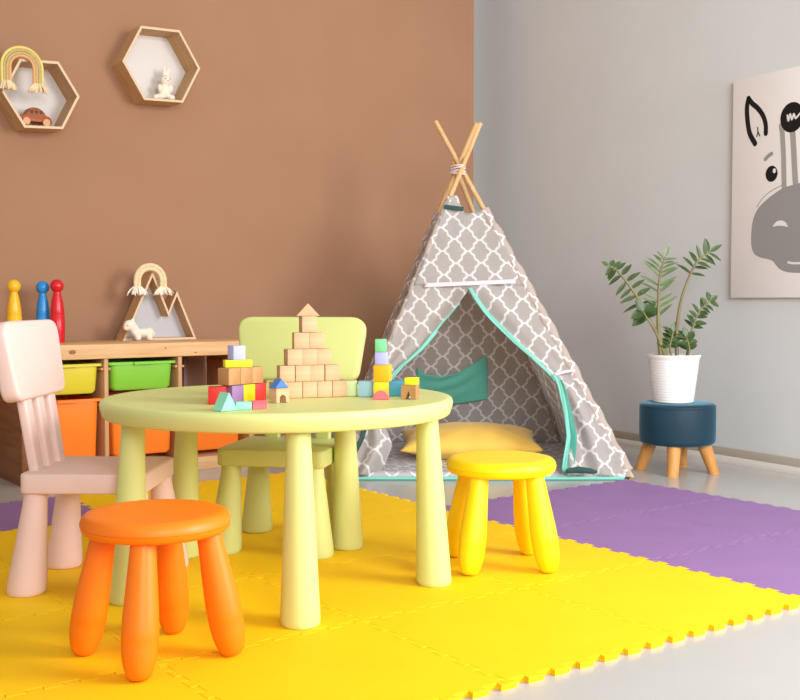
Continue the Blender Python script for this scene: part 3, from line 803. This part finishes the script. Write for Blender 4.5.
for c in (.234, 2*AX-.234):
    e = flat('eye', ell(c, 1.338, .034, .036), M['ink']); flat('eye_glint', ell(c+.016, 1.350, .009, .011), M['whiteink'], .0004, e)
strokes('horn_stalk', [([(.284, 1.545), (.292, 1.50), (.300, 1.40), (.306, 1.262)], .027), ([(.345, 1.53), (.353, 1.45), (.362, 1.34), (.370, 1.262)], .030),
                       (mir([(.345, 1.53), (.353, 1.45), (.362, 1.34), (.370, 1.262)]), .030), (mir([(.284, 1.545), (.292, 1.50), (.300, 1.40), (.306, 1.262)]), .027)], M['greyink2'])
for c, s in ((.343, 1), (2*AX-.343+.07, -1)):
    flat('horn_tip', ell(c, 1.574, .064, .066), M['ink'], .0003)
strokes('horn_squiggle', [([(.318, 1.586), (.324, 1.561), (.333, 1.590), (.343, 1.564), (.353, 1.588), (.362, 1.568), (.374, 1.574), (.386, 1.584)], .009)], M['whiteink'], .0006)
muz = [(.40, 1.283), (.307, 1.270), (.250, 1.247), (.205, 1.222), (.158, 1.186), (.132, 1.140), (.122, 1.08), (.124, 1.02), (.140, .985), (.175, .966), (.225, .955), (.250, .945), (.285, .912), (.330, .895), (.40, .890)]
mz = [(p.x, p.y) for p in catmull([Vector((x, z, 0)) for x, z in muz], 4)]
flat('muzzle', mz + [(2*AX-x, z) for x, z in reversed(mz[1:-1])], M['greyink'], .0002)
strokes('muzzle_outline', [([(.152, 1.196), (.185, 1.232), (.235, 1.262), (.30, 1.283)], .004)], M['greyink2'])
for fl in (lambda q: q, mir): strokes('nostril', [(fl([(.250, 1.103), (.275, 1.114), (.305, 1.111), (.328, 1.097)]), lambda t: .006+.018*math.sin(PI*t))], M['whiteink'], .0005)
strokes('mouth_line', [([(.335, .938), (.37, .933), (.43, .933), (.465, .938)], .010)], M['whiteink'], .0005)

# ------------------------------------------------------------------ building blocks on the table
TT = ZM + .499 + .0008; KB = .9290
rb = random.Random(11)
GB = 'toy building blocks on the table'
def place(bm, name, label, m, x, y, z, rz):
    bm.transform(Matrix.Diagonal((.945, .945, 1, 1)))
    o = link(name, bm, m, None, (x*KB, y*KB, z), smooth=30); o.rotation_euler = (0, 0, rz)
    return tag(o, label, 'toy block', GB)
def cube(label, m, x, y, z, rz, s=.0425, sx=None, sy=None, sz=None):
    sx = sx or s; sy = sy or s; sz = sz or s
    bm = bmesh.new(); box(bm, (-sx/2, -sy/2, 0), (sx/2, sy/2, sz), .0014, 2)
    return place(bm, 'toy_block', label, m, x, y, z, rz)
def roof(label, m, x, y, z, rz, w, d, h):
    bm = bmesh.new(); prism(bm, [(-w/2, 0), (w/2, 0), (0, h)], -d/2, d/2, 0, mtx=R(PI/2, 'X')); bmesh.ops.bevel(bm, geom=bm.edges[:], offset=.001, segments=1, affect='EDGES')
    return place(bm, 'roof_block', label, m, x, y, z, rz)
def halfdisc(name, label, m, x, y, z, rz, r, d):
    bm = bmesh.new(); prism(bm, [(r*math.cos(PI*k/20), r*math.sin(PI*k/20)) for k in range(21)], -d/2, d/2, .001, 1, mtx=R(PI/2, 'X'))
    return place(bm, name, label, m, x, y, z, rz)
CF = math.radians(-36.3)
# pyramid
s = .0425; g = .0438; ang = math.radians(-16); e = Vector((math.cos(ang), math.sin(ang))); n_ = Vector((-e.y, e.x))
base = Vector((1.519, 2.673)) + n_*s/2
rows = ['bottom', 'second', 'third', 'fourth', 'top']; pos = {5: ['at the left end of', 'second from the left in', 'in the middle of', 'second from the right in', 'at the right end of'],
       4: ['at the left end of', 'second from the left in', 'third from the left in', 'at the right end of'], 3: ['on the left of', 'in the middle of', 'on the right of'], 2: ['on the left of', 'on the right of'], 1: ['standing alone in']}
for r in range(5):
    for k in range(5-r):
        c = base + e*(g*(k+.5+r*.5)) + n_*rb.uniform(-.0015, .0015)
        cube('pale wooden cube %s the %s row of the block pyramid' % (pos[5-r][k], rows[r]), M['block'], c.x, c.y, TT+r*(s+.0006), ang+math.radians(rb.uniform(-4, 4) + (-5 if r > 2 else 0)), s)
c = base + e*(g*2.5); roof('pale wooden triangular roof block on top of the pyramid', M['block'], c.x, c.y, TT+5*(s+.0006), CF+.1, .066, .03, .034)
# left cluster
a2 = math.radians(16); e2 = Vector((math.cos(a2), math.sin(a2))); n2 = Vector((-e2.y, e2.x)); P0 = Vector((1.371, 2.632))
for k, (nm, mm) in enumerate((('purple', 'mauvep'), ('dark yellow', 'yel'), ('red', 'red'))):
    c = P0 + e2*(g*(k+.5)) + n2*s/2
    cube('%s painted cube in the bottom row left of the pyramid' % nm, M['b_'+mm], c.x, c.y, TT, a2, s)
cube('red painted cube at the far left of the block group', M['b_red'], 1.331, 2.640, TT, CF+math.radians(8), .046, sz=s)
P1 = P0 + e2*-.014 + n2*-.002
for k, l in enumerate(('nearest', 'middle', 'farthest')):
    c = P1 + e2*(g*(k+.5)) + n2*s/2
    cube('brown wooden cube, %s of three in the row above the red and purple cubes' % l, M['block2'], c.x, c.y, TT+s+.0012+ .0006, a2, s)
zl = TT+2*s+.0024
c = P1 + e2*.062 + n2*.026
cube('flat lemon yellow plank lying on the brown cubes', M['b_lemon'], c.x-.004, c.y-.002, zl, CF+.35, .04, .072, .036, .0185)
cube('lilac cube on top of the yellow plank', M['b_lilac'], c.x-.006, c.y+.0, zl+.0191, CF+.62, .036)
roof('mint green triangular block leaning at the front left of the blocks', M['b_mint'], 1.262, 2.462, TT, CF+.85, .052, .036, .043)
halfb = cube('small mint green half-height block beside the mint triangle', M['b_mint'], 1.312, 2.462, TT, CF+.35, .036, .040, .032, .018)
halfdisc('half_round_block', 'pink half-round block lying in front of the red cube', M['b_coral'], 1.358, 2.457, TT, CF+1.57+.2, .0195, .036)
def arch_block(label, m, x, y, z, rz, w, d, h, tri=False):
    if tri: hole = [(w*.22, 0), (0, h*.62), (-w*.22, 0)]
    else: hole = [(w*.26*math.cos(PI*k/10), h*.25+w*.26*math.sin(PI*k/10)) for k in range(11)]; hole = [(w*.26, 0)]+hole+[(-w*.26, 0)]
    pts = [(-w/2, 0), (-w/2, h), (w/2, h), (w/2, 0)] + hole
    bm = bmesh.new(); prism(bm, pts, -d/2, d/2, 0, mtx=R(PI/2, 'X')); 
    return place(bm, 'arch_block', label, m, x, y, z, rz)
arch_block('wooden block with a round arch cut out, under the blue roof', M['block'], 1.482, 2.572, TT, CF+.75, .042, .034, .036)
roof('blue triangular roof block on the wooden arch block', M['b_blue'], 1.482, 2.574, TT+.0366, CF+.75, .044, .030, .024)
# right cluster
cube('pale lime cube right beside the pyramid', M['b_lime'], 1.757, 2.638, TT, CF, .040)
cube('light blue cube between the pyramid and the yellow cube', M['b_lblue'], 1.779, 2.589, TT, CF, .041)
cube('yellow cube at the foot of the right tower', M['b_yel'], 1.796, 2.534, TT, CF, .0415)
cube('amber cube in the right tower, on the yellow cube', M['b_amber'], 1.800, 2.534, TT+.0421, CF-.18, .044)
cube('lilac cube in the right tower, on the amber cube', M['b_lilac'], 1.798, 2.536, TT+.0867, CF-.12, .0335)
cube('green cube at the very top of the right tower', M['b_grn'], 1.796, 2.537, TT+.1208, CF-.05, .033, .031, .033, .034)
cube('teal blue cube right of the yellow cube', M['b_teal'], 1.858, 2.548, TT, CF, .0415)
cube('small light blue cube half hidden behind the brown notched block', M['b_lblue'], 1.909, 2.546, TT, CF, .036)
arch_block('brown wooden block with a triangular notch at the right', M['block2'], 1.833, 2.447, TT, CF-.30, .042, .036, .036, True)
cube('flat lemon yellow piece on the brown notched block', M['b_lemon'], 1.838, 2.446, TT+.0366, CF-.30, .036, .034, .03, .019)
halfdisc('half_round_block', 'coral red half-round block leaning against the yellow tower cube', M['b_coral'], 1.756, 2.480, TT, CF, .0225, .016)
